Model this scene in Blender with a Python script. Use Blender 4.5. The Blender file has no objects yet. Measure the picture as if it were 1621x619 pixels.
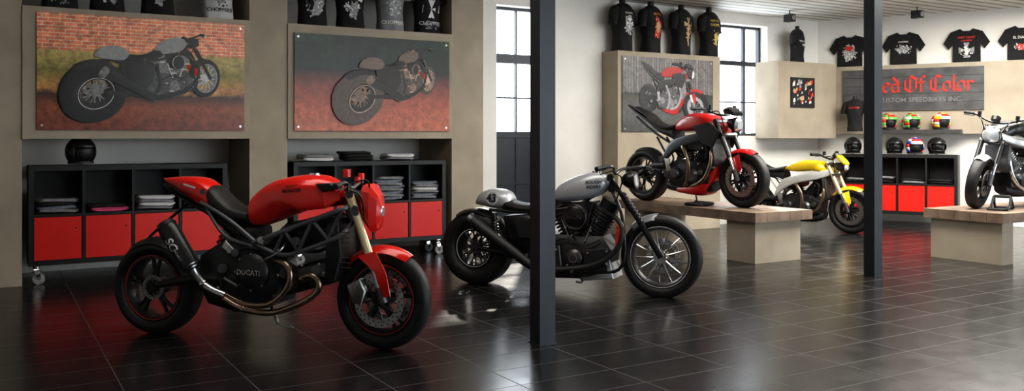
import bpy, math, random
from mathutils import Vector, Matrix
from mathutils.bvhtree import BVHTree
random.seed(4)
SC=bpy.context.scene
SC.view_settings.view_transform='Standard'
try: SC.view_settings.look='Medium High Contrast'
except Exception: pass
F=1379.; CX=810.5; HY=218.; CH=1.3
TH=math.atan2(1379.,2290.); CT=math.cos(TH); SN=math.sin(TH)
CAM=Vector((0,0,CH))
def c2w(X,Y,Z=0): return Vector((X*CT+Y*SN,-X*SN+Y*CT,Z))
def ray(px,py): return c2w((px-CX)/F,1.0,(HY-py)/F)
class Frame:
    def __init__(s,M): s.M=M; s.I=M.inverted()
    def m(s,px,py,y=0.0):
        o=s.I@CAM; d=s.I.to_3x3()@ray(px,py)
        return o+d*((y-o.y)/d.y)
def floorpt(px,py,z=0):
    d=F*(CH-z)/(py-HY); return c2w((px-CX)/F*d,d,z)
# ---------------------------------------------------------------- materials
MATS={}
def mat(name,col,rough=.5,metal=0,var=.08,scale=8,bump=0,coat=0,emit=None,es=1):
    if name in MATS: return MATS[name]
    m=bpy.data.materials.new(name); m.use_nodes=True; nt=m.node_tree; b=nt.nodes['Principled BSDF']
    b.inputs['Roughness'].default_value=rough; b.inputs['Metallic'].default_value=metal
    b.inputs['Coat Weight'].default_value=coat; b.inputs['Coat Roughness'].default_value=.05
    tc=nt.nodes.new('ShaderNodeTexCoord'); n=nt.nodes.new('ShaderNodeTexNoise')
    n.inputs['Scale'].default_value=scale; n.inputs['Detail'].default_value=4
    nt.links.new(tc.outputs['Object'],n.inputs['Vector'])
    r=nt.nodes.new('ShaderNodeValToRGB')
    c=Vector(col[:3])
    r.color_ramp.elements[0].position=.3; r.color_ramp.elements[1].position=.7
    r.color_ramp.elements[0].color=(*(c*(1-var)),1); r.color_ramp.elements[1].color=(*(c*(1+var)),1)
    nt.links.new(n.outputs['Fac'],r.inputs['Fac']); nt.links.new(r.outputs['Color'],b.inputs['Base Color'])
    if bump:
        bp=nt.nodes.new('ShaderNodeBump'); bp.inputs['Strength'].default_value=bump; bp.inputs['Distance'].default_value=.01
        nt.links.new(n.outputs['Fac'],bp.inputs['Height']); nt.links.new(bp.outputs['Normal'],b.inputs['Normal'])
    MATS[name]=m; return m
BLK=mat('black_paint',(.008,.008,.009),.3,0,.2,coat=.2)
MBLK=mat('matte_black',(.012,.012,.013),.5,0,.2)
RUB=mat('tire_rubber',(.009,.009,.0095),.55,0,.25,20,.2)
LEA=mat('seat_leather',(.012,.0115,.011),.5,0,.2,60,.3)
RED=mat('red_paint',(.72,.012,.006),.28,0,.05,coat=.5)
DRED=mat('deep_red_paint',(.55,.01,.01),.3,0,.05,coat=.5)
YEL=mat('yellow_paint',(.9,.6,.01),.3,0,.05,coat=.5)
WHT=mat('white_paint',(.75,.75,.74),.35,0,.04,coat=.3)
SLW=mat('silver_white_paint',(.58,.58,.57),.35,.2,.05)
SIL=mat('satin_silver_paint',(.46,.48,.5),.33,.35,.05)
DSIL=mat('dull_silver_paint',(.24,.25,.26),.4,.4,.05)
GRYF=mat('grey_frame_paint',(.08,.085,.1),.35,.5,.05)
CHR=mat('chrome',(.75,.75,.76),.12,1,.03)
ALU=mat('brushed_aluminium',(.5,.5,.5),.3,1,.1,40)
STL=mat('dark_steel',(.11,.11,.115),.35,.8,.15,30)
ENG=mat('engine_casting',(.034,.034,.036),.4,.45,.2,30,.1)
GLD=mat('gold_fork',(.78,.66,.42),.28,.6,.05)
BRZ=mat('heat_bronzed_steel',(.33,.25,.18),.3,1,.25,14)
CRB=mat('carbon_fibre',(.02,.02,.022),.3,.2,.5,90)
LENS=mat('headlight_lens',(.7,.75,.8),.08,.6,.1,30)
TRL=mat('trellis_grey',(.13,.135,.15),.35,.5,.1)
PWHT=mat('print_white',(.7,.7,.68),.6)
PRED=mat('print_red',(.6,.03,.02),.6)
PORG=mat('print_orange',(.75,.25,.05),.6)
PTAN=mat('print_tan',(.55,.38,.2),.6)
PGRY=mat('print_grey',(.3,.3,.31),.6,0,.4,30)
PYEL=mat('print_yellow',(.7,.5,.1),.6)
PBLK=mat('print_black',(.012,.012,.012),.6)
CBLK=mat('black_cotton',(.01,.01,.011),.85,0,.3,12,.4)
CGRY=mat('grey_cotton',(.22,.22,.23),.85,0,.2,12,.4)
CWHT=mat('white_cotton',(.6,.6,.6),.85,0,.1,12,.4)
CPNK=mat('pink_cotton',(.6,.08,.2),.85,0,.1,12,.4)
CDEN=mat('washed_grey_denim',(.16,.18,.22),.85,0,.5,40,.4)
# ---------------------------------------------------------------- geometry
def cr(pts,k=5):
    pts=[tuple(p) for p in pts]
    if len(pts)<3: return pts
    out=[]; n=len(pts)
    for i in range(n-1):
        p0=pts[max(i-1,0)];p1=pts[i];p2=pts[i+1];p3=pts[min(i+2,n-1)]
        for j in range(k):
            t=j/k
            out.append(tuple(.5*(2*b+(c-a)*t+(2*a-5*b+4*c-d)*t*t+(3*b-a-3*c+d)*t**3) for a,b,c,d in zip(p0,p1,p2,p3)))
    out.append(pts[-1]); return out
class G:
    def __init__(s,mt=None):
        s.v=[];s.f=[];s.mi=[];s.mats=[];s.c=0
        if mt: s.use(mt)
    def use(s,mt):
        if mt not in s.mats: s.mats.append(mt)
        s.c=s.mats.index(mt); return s
    def add(s,vs,fs):
        o=len(s.v); s.v+= [Vector(v) for v in vs]
        for f in fs: s.f.append([o+i for i in f]); s.mi.append(s.c)
        return s
    def rings(s,R,closed=False,cap=True):
        n=len(R[0]); vs=[p for r in R for p in r]; fs=[]
        m=len(R)
        for i in range(m if closed else m-1):
            a=i*n; b=((i+1)%m)*n
            for j in range(n):
                k=(j+1)%n; fs.append([a+j,a+k,b+k,b+j])
        if cap and not closed:
            fs.append(list(range(n))[::-1]); fs.append([(m-1)*n+j for j in range(n)])
        return s.add(vs,fs)
    def tube(s,pts,r,n=10,sm=True,closed=False,flat=1.0):
        rr=r if isinstance(r,(list,tuple)) else [r]*len(pts)
        P=[(*p,q) for p,q in zip(pts,rr)]
        if sm: P=cr(P,5)
        q=[Vector(p[:3]) for p in P]; R=[]; nrm=None
        for i in range(len(q)):
            t=(q[min(i+1,len(q)-1)]-q[max(i-1,0)])
            if t.length<1e-7: t=Vector((0,0,1))
            t.normalize()
            if nrm is None:
                nrm=t.cross(Vector((0,1,0)))
                if nrm.length<.1: nrm=t.cross(Vector((1,0,0)))
            nrm=(nrm-t*nrm.dot(t)).normalized(); b=t.cross(nrm)
            R.append([q[i]+(nrm*math.cos(a)+b*math.sin(a)*flat)*P[i][3] for a in [2*math.pi*j/n for j in range(n)]])
        return s.rings(R)
    def cyl(s,a,b,r,r2=None,n=20): 
        return s.tube([a,b],[r,r if r2 is None else r2],n,False)
    def rev(s,c,prof,n=40,closed=True,wob=None):
        R=[]
        for i in range(n):
            a=2*math.pi*i/n; R.append([Vector((c[0]+p[0]*math.cos(a),c[1]+p[1],c[2]+p[0]*math.sin(a))) for p in prof])
        m=len(prof); vs=[p for r in R for p in r]; fs=[]
        for i in range(n):
            A=i*m;B=((i+1)%n)*m
            for j in range(m if closed else m-1):
                k=(j+1)%m; fs.append([A+j,A+k,B+k,B+j])
        return s.add(vs,fs)
    def loft(s,sts,n=20,e=2.6,k=4):
        P=cr([(*Vector(t),*Vector(b),w,(y[0] if y else 0)) for t,b,w,*y in sts],k)
        R=[]
        for p in P:
            t=Vector(p[0:3]);b=Vector(p[3:6]);w=p[6]; c=(t+b)/2; h=(t-b)/2; ring=[]
            for j in range(n):
                a=2*math.pi*j/n; ca=math.cos(a); sa=math.sin(a)
                f=lambda q: math.copysign(abs(q)**(2/e),q)
                ring.append(c+h*f(sa)+Vector((0,w*f(ca)+p[7],0)))
            R.append(ring)
        return s.rings(R)
    def plate(s,pts,y0,y1,bev=0.008):
        q=[(p[0],p[-1]) for p in pts]; cx=sum(p[0] for p in q)/len(q); cz=sum(p[1] for p in q)/len(q)
        def ring(y,i):
            out=[]
            for x,z in q:
                d=math.hypot(x-cx,z-cz) or 1; k=max(0,1-i/d); out.append(Vector((cx+(x-cx)*k,y,cz+(z-cz)*k)))
            return out
        sg=1 if y1>y0 else -1
        return s.rings([ring(y0,bev),ring(y0+bev*sg*.7,0),ring(y1-bev*sg*.7,0),ring(y1,bev)])
    def box(s,a,b):
        x0,y0,z0=a;x1,y1,z1=b
        vs=[(x,y,z) for x in(x0,x1) for y in(y0,y1) for z in(z0,z1)]
        return s.add(vs,[[0,1,3,2],[4,6,7,5],[0,4,5,1],[2,3,7,6],[0,2,6,4],[1,5,7,3]])
    def ball(s,c,r,n=18):
        r=(r,r,r) if not isinstance(r,(tuple,list)) else r; R=[]
        m=n//2
        for i in range(m+1):
            a=math.pi*(i+.02*(i==0)-.02*(i==m))/m
            R.append([Vector((c[0]+r[0]*math.sin(a)*math.cos(2*math.pi*j/n),c[1]+r[1]*math.sin(a)*math.sin(2*math.pi*j/n),c[2]+r[2]*math.cos(a))) for j in range(n)])
        return s.rings(R)
    def fender(s,c,r,a0,a1,w,drop=.04,th=.006,n=24):
        R=[]
        for i in range(n+1):
            a=math.radians(a0+(a1-a0)*i/n); ring=[]
            e=min(i,n-i)/3; ww=w*(.75+.25*min(1,e))
            for q in range(9):
                u=-1+q/4; ring.append((r-drop*abs(u)**2.5,u*ww))
            for q in range(9):
                u=1-q/4; ring.append((r-th-drop*abs(u)**2.5,u*ww*.96))
            R.append([Vector((c[0]+p*math.cos(a),c[1]+y,c[2]+p*math.sin(a))) for p,y in ring])
        return s.rings(R)
    def coil(s,a,b,r,wr,turns=8):
        a=Vector(a);b=Vector(b);t=(b-a).normalized();u=t.cross(Vector((0,1,0))).normalized();v=t.cross(u)
        N=turns*12
        return s.tube([a+(b-a)*i/N+(u*math.cos(i*math.pi/6)+v*math.sin(i*math.pi/6))*r for i in range(N+1)],wr,6,False)
    def xf(s,M):
        s.v=[M@v for v in s.v]; return s
    def mesh(s,name,sharp=.7):
        import bmesh
        me=bpy.data.meshes.new(name); me.from_pydata([tuple(v) for v in s.v],[],s.f)
        for m in s.mats: me.materials.append(m)
        for p,i in zip(me.polygons,s.mi): p.material_index=i
        bm=bmesh.new(); bm.from_mesh(me); bmesh.ops.recalc_face_normals(bm,faces=bm.faces)
        for f in bm.faces: f.smooth=True
        for e in bm.edges:
            if len(e.link_faces)==2 and e.calc_face_angle(0)>sharp: e.smooth=False
        bm.to_mesh(me); bm.free(); return me
    def obj(s,name,parent=None,label=None,M=None,sharp=.7):
        return link(name,s.mesh(name,sharp),parent,label,M)
def link(name,me,parent=None,label=None,M=None):
    o=bpy.data.objects.new(name,me); SC.collection.objects.link(o)
    if parent: o.parent=parent
    if M is not None: o.matrix_basis=M
    if label: o['label']=label
    return o
def top(name,M,label,cat,me=None,group=None,kind=None):
    o=link(name,me,None,label,M); o['category']=cat
    if group:o['group']=group
    if kind:o['kind']=kind
    return o
def T(x,y,z): return Matrix.Translation((x,y,z))
def RZ(a): return Matrix.Rotation(a,4,'Z')
def bvh(me): return BVHTree.FromPolygons([v.co.copy() for v in me.vertices],[list(p.vertices) for p in me.polygons])
def project(me,tgt,off=.003,sign=1):
    for v in me.vertices:
        h=tgt.ray_cast(Vector((v.co.x,-3*sign,v.co.z)),Vector((0,sign,0)))
        if h[0] is not None: v.co.y=h[0].y-off*sign
def text(body,size,mt,pos,parent,rot=0,shear=0,bold=0,tgt=None,name='lettering',ext=.0015,sx=1,face=1,sub=False):
    c=bpy.data.curves.new('t','FONT'); c.body=body; c.size=size; c.extrude=0 if tgt else ext; c.align_x='CENTER'; c.align_y='CENTER'; c.shear=shear; c.offset=bold*size
    o=bpy.data.objects.new('t',c); SC.collection.objects.link(o); bpy.context.view_layer.update()
    me=bpy.data.meshes.new_from_object(o.evaluated_get(bpy.context.evaluated_depsgraph_get())); bpy.data.objects.remove(o)
    M=T(*pos)@(RZ(math.pi) if face<0 else Matrix())@Matrix.Rotation(-rot,4,'Y')@Matrix.Rotation(math.pi/2,4,'X')@Matrix.Diagonal((sx,1,1,1))
    me.transform(M)
    if tgt: project(me,tgt,sign=face)
    me.materials.clear(); me.materials.append(mt)
    return link(name,me,parent)
# ---------------------------------------------------------------- wheels
def wheel(bk,c,r,tw,rr,style=5,rimm=BLK,spm=None,disc=.15,discy=(-.07,),stripe=None,name='wheel',M=None,sw=.014):
    c=(c[0],0,c[1]) if len(c)==2 else c
    spm=spm or rimm
    g=G(rimm); w=tw*.75
    g.rev(c,[(rr+.004,-w),(rr+.004,w),(rr-.018,w),(rr-.03,w*.4),(rr-.03,-w*.4),(rr-.018,-w)],48)
    g.use(spm)
    n=abs(style)
    for i in range(n):
        a=2*math.pi*i/n+.3
        def pt(ra,an,y): return (c[0]+ra*math.cos(an),y,c[2]+ra*math.sin(an))
        if style>0:
            for d in(-1,1):
                g.tube([pt(.045,a+d*.25,-.03),pt(rr*.55,a+d*.1,-.03),pt(rr-.015,a+d*.17,-.02)],[sw*1.2,sw,sw*.85],8)
        else:
            g.tube([pt(.04,a,-.035),pt(rr*.5,a,-.035),pt(rr-.015,a,-.02)],[sw*1.2,sw*.8,sw*.8],8)
    g.cyl((c[0],-.055,c[2]),(c[0],.055,c[2]),.055)
    g.cyl((c[0],-.07,c[2]),(c[0],.07,c[2]),.028)
    if stripe:
        g.use(stripe); g.rev(c,[(rr-.005,-w-.003),(rr-.001,-w-.003),(rr-.001,-w+.002),(rr-.005,-w+.002)],48)
    if M: g.xf(M)
    W=g.obj(name,bk)
    g=G(RUB); rc=(r+rr)/2; a=(r-rr)/2+.003; prof=[]
    for j in range(20):
        t=2*math.pi*j/20; f=lambda q:math.copysign(abs(q)**.8,q)
        prof.append((rc+a*f(math.cos(t)),tw*f(math.sin(t))))
    g.rev(c,prof,64)
    if M: g.xf(M)
    g.obj('tire',W)
    for dy in discy:
        g=G(ALU); g.rev(c,[(disc,dy-.003),(disc,dy+.003),(disc*.72,dy+.003),(disc*.72,dy-.003)],60)
        g.use(STL)
        for i in range(24):
            for q in (.8,.92):
                an=2*math.pi*(i+(q>.9)*.5)/24
                p=(c[0]+disc*q*math.cos(an),c[2]+disc*q*math.sin(an))
                g.cyl((p[0],dy-.0045,p[1]),(p[0],dy+.0045,p[1]),.006,n=6)
        for i in range(8):
            an=2*math.pi*i/8
            g.tube([(c[0]+.04*math.cos(an),dy,c[2]+.04*math.sin(an)),(c[0]+disc*.76*math.cos(an+.2),dy,c[2]+disc*.76*math.sin(an+.2))],.006,6,False)
        if M: g.xf(M)
        g.obj('brake_disc',W)
    return W
def fins(g,a,b,r,n=9,sq=1.0,core=.8):
    a=Vector(a);b=Vector(b); g.cyl(a,b,r*core,n=16)
    for i in range(n):
        p=a+(b-a)*(i+.5)/n; h=(b-a)/n*.22
        g.cyl(p-h,p+h,r,n=18)
def bikeframe(A,B,z=0):
    A=c2w(*A);B=c2w(*B); d=(B-A).normalized(); o=(A+B)/2; o.z=z
    M=Matrix.Translation(o)@RZ(math.atan2(d.y,d.x)); return Frame(M),(B-A).length
# ================================================================ BIKE 1
def fp(px,py,z=0):
    d=F*(CH-z)/(py-HY); return ((px-CX)/F*d,d)
fr,wb=bikeframe(fp(252,526),fp(608,552))
P=lambda px,py,y=0: fr.m(px,py,y)
def ST(l): return [(P(*a),P(*b),w,*q) for a,b,w,*q in l]
bk=top('motorcycle',fr.M,'red naked sport motorcycle with trellis frame and carbon silencer','motorcycle'); B1=bk
rc=(-wb/2,.31); fc=(wb/2,.31)
wheel(bk,rc,.31,.09,.215,5,BLK,disc=.08,discy=(-.06,),stripe=PRED)
wheel(bk,fc,.305,.06,.215,5,BLK,disc=.165,discy=(-.075,.075),stripe=PRED)
g=G(RED).loft(ST([((400,334),(401,352),.05),((405,314),(408,356),.095),((417,300),(425,356),.1),((440,286),(448,348),.125),((466,279),(474,337),.165),((496,276),(502,328),.17),((520,280),(526,320),.13),((540,291),(543,312),.06)]),e=3,k=3)
for s in(-1,1):
    g.loft([(Vector((a.x,0,a.z)),Vector((b.x,0,b.z)),w,y) for a,b,w,y in [(P(472,298),P(468,320),.012,s*.15),(P(498,289),P(498,331),.026,s*.165),(P(530,291),P(534,327),.024,s*.145),(P(552,303),P(551,315),.01,s*.1)]],e=4,k=1,n=16)
tank=g.obj('fuel_tank',bk,None,None,.4)
tb=bvh(tank.data)
text('DUCATI',.024,PBLK,P(460,295,-.17),tank,.08,.25,.01,tb)
text('MONSTER',.032,PBLK,P(462,302,-.17),tank,.08,.1,.03,tb)
g=G(MBLK).plate([P(503,291,-.16),P(528,289,-.16),P(537,299,-.16),P(515,304,-.16)],-.2,-.12); g.obj('air_intake',tank)
g=G(CHR).cyl(P(498,280,0),P(498,274,0),.035); g.obj('fuel_cap',tank)
tail=G(RED).loft(ST([((260,282),(262,285),.01),((278,280),(283,297),.06),((305,279),(308,313),.09),((330,283),(325,326),.105),((350,300),(341,331),.1)]),e=2.8,k=2)
tail=tail.obj('tail_cowl',bk,None,None,.4)
me=G(PWHT).plate([P(288,290,-.1),P(310,296,-.1),P(309,299,-.1),P(289,293,-.1)],-.1,-.103,.001).mesh('stripe'); project(me,bvh(tail.data)); link('stripe',me,tail)
g=G(STL); g.cyl(P(321,303,-.115),P(321,303,-.09),.018); g.obj('bolt',tail)
G(LEA).loft(ST([((318,292),(330,322),.07),((343,293),(345,330),.105),((362,311),(360,342),.112),((380,325),(378,350),.112),((404,332),(404,353),.1)])).obj('seat',bk)
g=G(MBLK).loft(ST([((262,290),(262,294),.03),((300,312),(305,322),.07),((340,325),(345,345),.09),((385,350),(380,380),.09),((420,355),(415,392),.1)])); g.obj('undertail',bk)
g=G(TRL)
for s in(-1,1):
    q=lambda a,b,d=1:P(a,b,.16*s*d)
    g.tube([q(556,326,.4),q(540,332),q(475,356),q(402,384)],.016)
    g.tube([q(560,350,.4),q(540,372),q(505,388),q(450,404),q(408,388)],.0145)
    for a,b in [((540,334),(520,380)),((520,380),(494,350)),((494,350),(472,398)),((472,398),(450,366)),((450,366),(434,400))]:
        g.tube([q(*a),q(*b)],.012,8,False)
    g.tube([q(405,384),q(365,350,.8),q(318,320,.6)],.014); g.tube([q(400,390),q(355,372,.8),q(325,325,.6)],.012)
g.cyl(P(553,322),P(560,352),.035)
g.obj('frame',bk)
g=G(ENG)
g.plate([P(338,400),P(372,378),P(420,385),P(450,412),P(462,445),P(448,478),P(395,488),P(350,474),P(332,440)],-.15,.15,.02)
g.plate([P(352,392),P(390,372),P(430,385),P(425,410),P(380,420),P(350,420)],-.13,.13,.02)
fins(g,P(440,450),P(522,428),.085,13)
fins(g,P(425,415),P(462,372),.08,12)
g.use(MBLK); g.plate([P(500,412),P(528,406),P(542,422),P(534,446),P(502,450)],-.12,.12,.015)
g.plate([P(448,372),P(468,350),P(502,362),P(492,385),P(462,392)],-.115,.115,.015)
g.plate([P(470,352),P(530,335),P(545,345),P(530,385),P(478,395)],-.1,.1,.015)
g.use(STL); g.plate([P(430,400,-.15),P(470,425,-.15),P(520,415,-.15),P(522,436,-.15),P(470,452,-.15),P(432,430,-.15)],-.15,-.125,.008)
e=g.obj('engine',bk)
g=G(ENG); c=P(401,430,-.15); g.rev(c,[(0.001,-.055),(.075,-.052),(.1,-.04),(.118,-.02),(.118,.0)],36,False)
for i in range(8):
    a=i*math.pi/4; g.use(ALU); p=(c[0]+.11*math.cos(a),c[2]+.11*math.sin(a)); g.cyl((p[0],c[1]-.03,p[1]),(p[0],c[1],p[1]),.008,n=8)
cc=g.obj('clutch_cover',e)
text('DUCATI',.045,CHR,(c[0],c[1]-.056,c[2]),cc,-.02,0,.02)
g=G(STL)
for a,r in (((452,432),.035),((352,425),.03),((372,400),.025),((437,470),.02),((500,428),.03),((468,382),.028)): 
    g.cyl(P(*a,-.15),P(*a,-.18),r); g.cyl(P(*a,-.18),P(*a,-.186),r*.6)
g.use(ALU)
for a in [(345,455),(360,470),(385,480),(430,478),(455,455),(440,395),(415,385),(360,385),(478,420),(505,418),(512,432),(480,445),(455,372),(485,368)]: g.cyl(P(*a,-.15),P(*a,-.162),.008,n=8)
g.use(RUB); g.tube([P(470,395,-.13),P(500,398,-.14),P(530,390,-.13),P(540,400,-.1)],.012,8); g.tube([P(375,400,-.15),P(390,392,-.17),P(420,398,-.16),P(445,410,-.15)],.009,8); g.tube([P(340,420,-.14),P(350,440,-.17),P(348,460,-.16)],.007,8)
g.use(ALU); g.tube([P(420,410,-.16),P(440,400,-.17),P(452,385,-.13)],.006,8)
g.obj('engine_fittings',e)
g=G(BRZ)
g.tube([P(x,y,z) for x,y,z in [(462,456,-.1),(478,440,-.16),(495,437,-.18),(505,450,-.18),(498,466,-.18),(472,482,-.18),(430,495,-.17),(385,489,-.17),(352,471,-.18)]],.02,14)
g.tube([P(x,y,z) for x,y,z in [(432,412,-.12),(452,418,-.18),(460,436,-.19),(452,460,-.19),(425,482,-.18),(385,480,-.15),(352,464,-.17)]],.019,14)
for t in((478,441,-.165),(452,419,-.18),(385,489,-.17)): g.ball(P(*t),.024,12)
ex=g.obj('exhaust_pipe',bk,'heat-bronzed header pipes')
g=G(ALU); g.tube([P(x,y,z) for x,y,z in [(356,468,-.18),(330,456,-.2),(314,440,-.21),(304,424,-.22)]],[.027,.024,.025,.034],14)
for t in ((346,464,-.185),(322,449,-.205)): g.ball(P(*t),.029,12)
g.obj('collector',ex)
g=G(CRB); a=P(306,427,-.22);b=P(264,358,-.24)
g.tube([a,a+(b-a)*.06,a+(b-a)*.9,b],[.035,.06,.064,.058],20,False)
g.use(ALU); g.tube([a+(b-a)*.02,a+(b-a)*.1],[.05,.0635],20,False); g.use(MBLK); g.tube([b,b+(b-a)*.09],[.064,.05],20,False)
sl=g.obj('silencer',ex,'carbon fibre silencer'); sb=bvh(sl.data)
d=b-a; m=a+d*.6
text('SC',.075,PWHT,(m.x-.002,m.y-.1,m.z),sl,math.atan2(d.z,d.x)+math.pi,.2,.02,sb)
m=a+d*.35
text('PROJECT',.022,PWHT,(m.x,m.y-.1,m.z),sl,math.atan2(d.z,d.x)+math.pi,0,.01,sb)
g=G(GLD)
for s in(-1,1):
    y=.105*s; g.tube([P(551,302,y),P(591,424,y)],.027,16,False)
    g.use(CHR); g.tube([P(590,422,y),P(603,466,y)],.021,14,False)
    g.use(STL); g.tube([P(600,455,y),P(608,480,y)],.03,12,False); g.use(GLD)
fk=g.obj('fork',bk,'gold upside-down front fork')
g=G(STL)
for t in ((553,306),(562,334)): 
    a=P(*t,-.13);b=P(*t,.13); g.tube([a,b],.035,8,False,flat=.7)
g.obj('triple_clamp',fk)
g=G(BLK); g.fender((fc[0],0,fc[1]),.33,55,138,.075)
g.mats[0]=RED
for s in(-1,1):
    g.plate([P(572,404,s*.08),P(600,396,s*.08),P(617,430,s*.08),P(624,468,s*.08),P(613,468,s*.08),P(598,428,s*.08)],s*.135,s*.128,.003)
g.obj('front_fender',bk,'red front fender')
g=G(RED); g.loft(ST([((573,306),(574,336),.05),((580,291),(582,352),.085),((592,290),(593,368),.09),((603,308),(601,363),.06),((607,330),(605,352),.02)]),e=3.2,k=1,n=12)
hl=g.obj('headlight_cowl',bk,None,None,.35)
G(MBLK).loft(ST([((562,300),(562,345),.05),((576,304),(576,345),.06)])).obj('headlight_bracket',hl)
G(LENS).loft(ST([((603,322),(601,346),.04),((608,328),(606,343),.02)]),e=2).obj('headlight',hl)
g=G(STL); g.tube([P(530,296,-.36),P(545,290,-.2),P(556,298,0),P(566,291,.2),P(572,288,.36)],.014)
g.use(RUB); g.tube([P(530,296,-.37),P(538,293,-.27)],.019,12,False); g.tube([P(572,288,.37),P(569,290,.26)],.019,12,False)
g.use(MBLK); g.tube([P(536,303,-.36),P(548,296,-.24)],.006,6,False); g.box(P(545,303,-.22),P(556,290,-.18))
g.tube([P(550,300,-.2),P(570,310,-.16),P(575,340,-.1),P(566,370,-.08)],.006,6); g.tube([P(552,292,-.15),P(580,285,-.1),P(585,300,-.05)],.005,6)
g.use(RED); g.cyl(P(549,280,-.16),P(549,268,-.16),.024); g.cyl(P(566,290,-.05),P(566,280,-.05),.018); g.cyl(P(572,284,.2),P(572,274,.2),.02)
g.obj('handlebar',bk)
g=G(MBLK); g.plate([P(536,350),P(553,345),P(560,400),P(548,440),P(533,436)],-.16,.16,.01)
for i in range(9): g.use(STL); z=P(540,360+i*8,-.165); g.tube([z,z+Vector((.06,0,0))],.003,5,False)
g.obj('radiator',bk)
g=G(MBLK)
for s in(-1,1): g.tube([P(378,444,s*.12),P(320,440,s*.13),P(250,451,s*.12)],[.035,.03,.022],10)
g.fender((rc[0],0,rc[1]),.33,60,130,.09)
g.tube([P(300,320,0),P(240,372,0),P(225,395,0)],.01,8)
g.obj('swingarm',bk)
g=G(RED).coil(P(352,378,-.02),P(366,412,-.02),.036,.008,6); g.use(STL).cyl(P(350,372,-.02),P(368,418,-.02),.018); g.obj('shock_absorber',bk)
g=G(ALU); g.plate([P(552,450,-.1),P(572,440,-.1),P(582,460,-.1),P(575,482,-.1),P(560,478,-.1)],-.13,-.085,.01)
g.obj('brake_caliper',bk)
g=G(ALU); g.cyl(P(430,486,-.1),P(440,512,-.2),.009); g.tube([P(438,510,-.2),P(452,517,-.22),P(463,518,-.23)],.008,8); g.obj('side_stand',bk)
g=G(ALU); g.tube([P(413,380,-.15),P(413,380,-.18)],.022,14,False); g.plate([P(358,380,-.16),P(372,395,-.16),P(366,402,-.16),P(352,390,-.16)],-.17,-.155,.004); g.tube([P(362,398,-.16),P(362,398,-.24)],.012,8,False); g.tube([P(355,440,-.17),P(375,452,-.2)],.008,8,False); g.obj('rider_controls',bk)
# ================================================================ BIKE 2
fr,wb=bikeframe(fp(757,448),fp(1047,470))
bk=top('motorcycle',fr.M,'grey custom cruiser with racing tail and spoked cast wheels','motorcycle'); B2=bk
rc=(-wb/2,.325); fc=(wb/2,.33)
wheel(bk,rc,.33,.125,.17,9,BLK,STL,disc=.12,discy=(.09,),stripe=PWHT,sw=.008)
wheel(bk,fc,.335,.06,.25,-13,STL,CHR,disc=.14,discy=(.06,),stripe=PWHT,sw=.008)
g=G(SIL).loft(ST([((880,308),(881,320),.05),((888,293),(886,320),.1),((908,281),(906,319),.125),((935,273),(934,315),.13),((955,275),(954,307),.1),((967,285),(966,296),.05)]),e=3)
tank=g.obj('fuel_tank',bk,'matte silver fuel tank'); tb=bvh(tank.data)
text('ROUGH',.036,PBLK,P(938,289,-.13),tank,.05,.2,.03,tb); text('RIDERS',.036,PBLK,P(938,296.5,-.13),tank,.05,.2,.03,tb)
G(CHR).cyl(P(945,276,0),P(945,271,0),.04).obj('fuel_cap',tank)
g=G(SIL).loft(ST([((755,319),(757,323),.04),((765,304),(765,325),.09),((786,298),(783,329),.115),((806,303),(801,331),.12),((813,315),(809,331),.1)]),e=2.6); tl=g.obj('tail_cowl',bk,'silver racing seat tail'); tb=bvh(tl.data)
c=P(780,313,-.1); me=G(PWHT).cyl((c[0],-.1,c[2]),(c[0],-.101,c[2]),.062,n=28).mesh('number_disc'); project(me,tb,.004); link('number_disc',me,tl)
tx=text('43',.1,PBLK,(c[0],-.12,c[2]-.004),tl,0,0,.03,tb)
for v in tx.data.vertices: v.co.y-=.012
G(LEA).loft(ST([((802,312),(803,332),.11),((820,319),(820,334),.135),((845,322),(845,337),.14),((870,316),(870,334),.13),((888,304),(886,328),.09)])).obj('seat',bk)
g=G(BLK)
for s in(-1,1):
    y=s*.12
    g.tube([P(965,292,0),P(920,322,y*.6),P(880,332,y),P(830,336,y),P(775,332,y)],.014); g.tube([P(968,300,0),P(985,345,y*.8),P(985,420,y),P(940,432,y),P(850,430,y),P(838,380,y),P(842,335,y)],.014)
    g.tube([P(845,415,y),P(800,402,y),P(757,392,y)],.024)
    g.cyl(P(782,337,y*1.2),P(785,380,y*1.2),.018); g.coil(P(782,342,y*1.2),P(785,378,y*1.2),.03,.006,8)
g.cyl(P(965,280),P(970,303),.035)
g.fender((rc[0],0,rc[1]),.352,62,125,.12)
g.obj('frame',bk)
g=G(BLK); g.plate([P(806,340),P(845,338),P(862,345),P(862,385),P(838,400),P(815,385)],-.14,.14,.02); g.use(MBLK); g.plate([P(815,350,-.14),P(850,346,-.14),P(852,378,-.14),P(822,376,-.14)],-.155,-.14,.006); g.obj('oil_tank',bk)
g=G(ENG); g.plate([P(845,385),P(870,368),P(960,372),P(975,395),P(972,428),P(940,438),P(860,436),P(842,420)],-.13,.13,.02)
g.use(STL); fins(g,P(915,385),P(885,325),.105,12,1,.7); fins(g,P(930,385),P(962,330),.105,12,1,.7)
g.use(BLK); g.cyl(P(884,326),P(878,312),.09); g.cyl(P(963,330),P(970,318),.085)
g.plate([P(840,345),P(868,342),P(868,378),P(845,382)],-.12,.12,.01)
g.plate([P(895,320),P(945,318),P(935,360),P(905,365)],-.1,.1,.01)
e=g.obj('engine',bk)
c=P(912,343,-.16); g=G(BLK); g.rev(c,[(.001,-.05),(.08,-.048),(.105,-.03),(.11,0),(.09,.06)],36,False); g.use(ALU); g.rev(c,[(.096,-.048),(.1,-.048),(.1,-.03),(.096,-.03)],36)
ac=g.obj('air_cleaner',e); text('IRON',.05,CHR,(c[0],c[1]-.052,c[2]),ac,0,0,.03)
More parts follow.
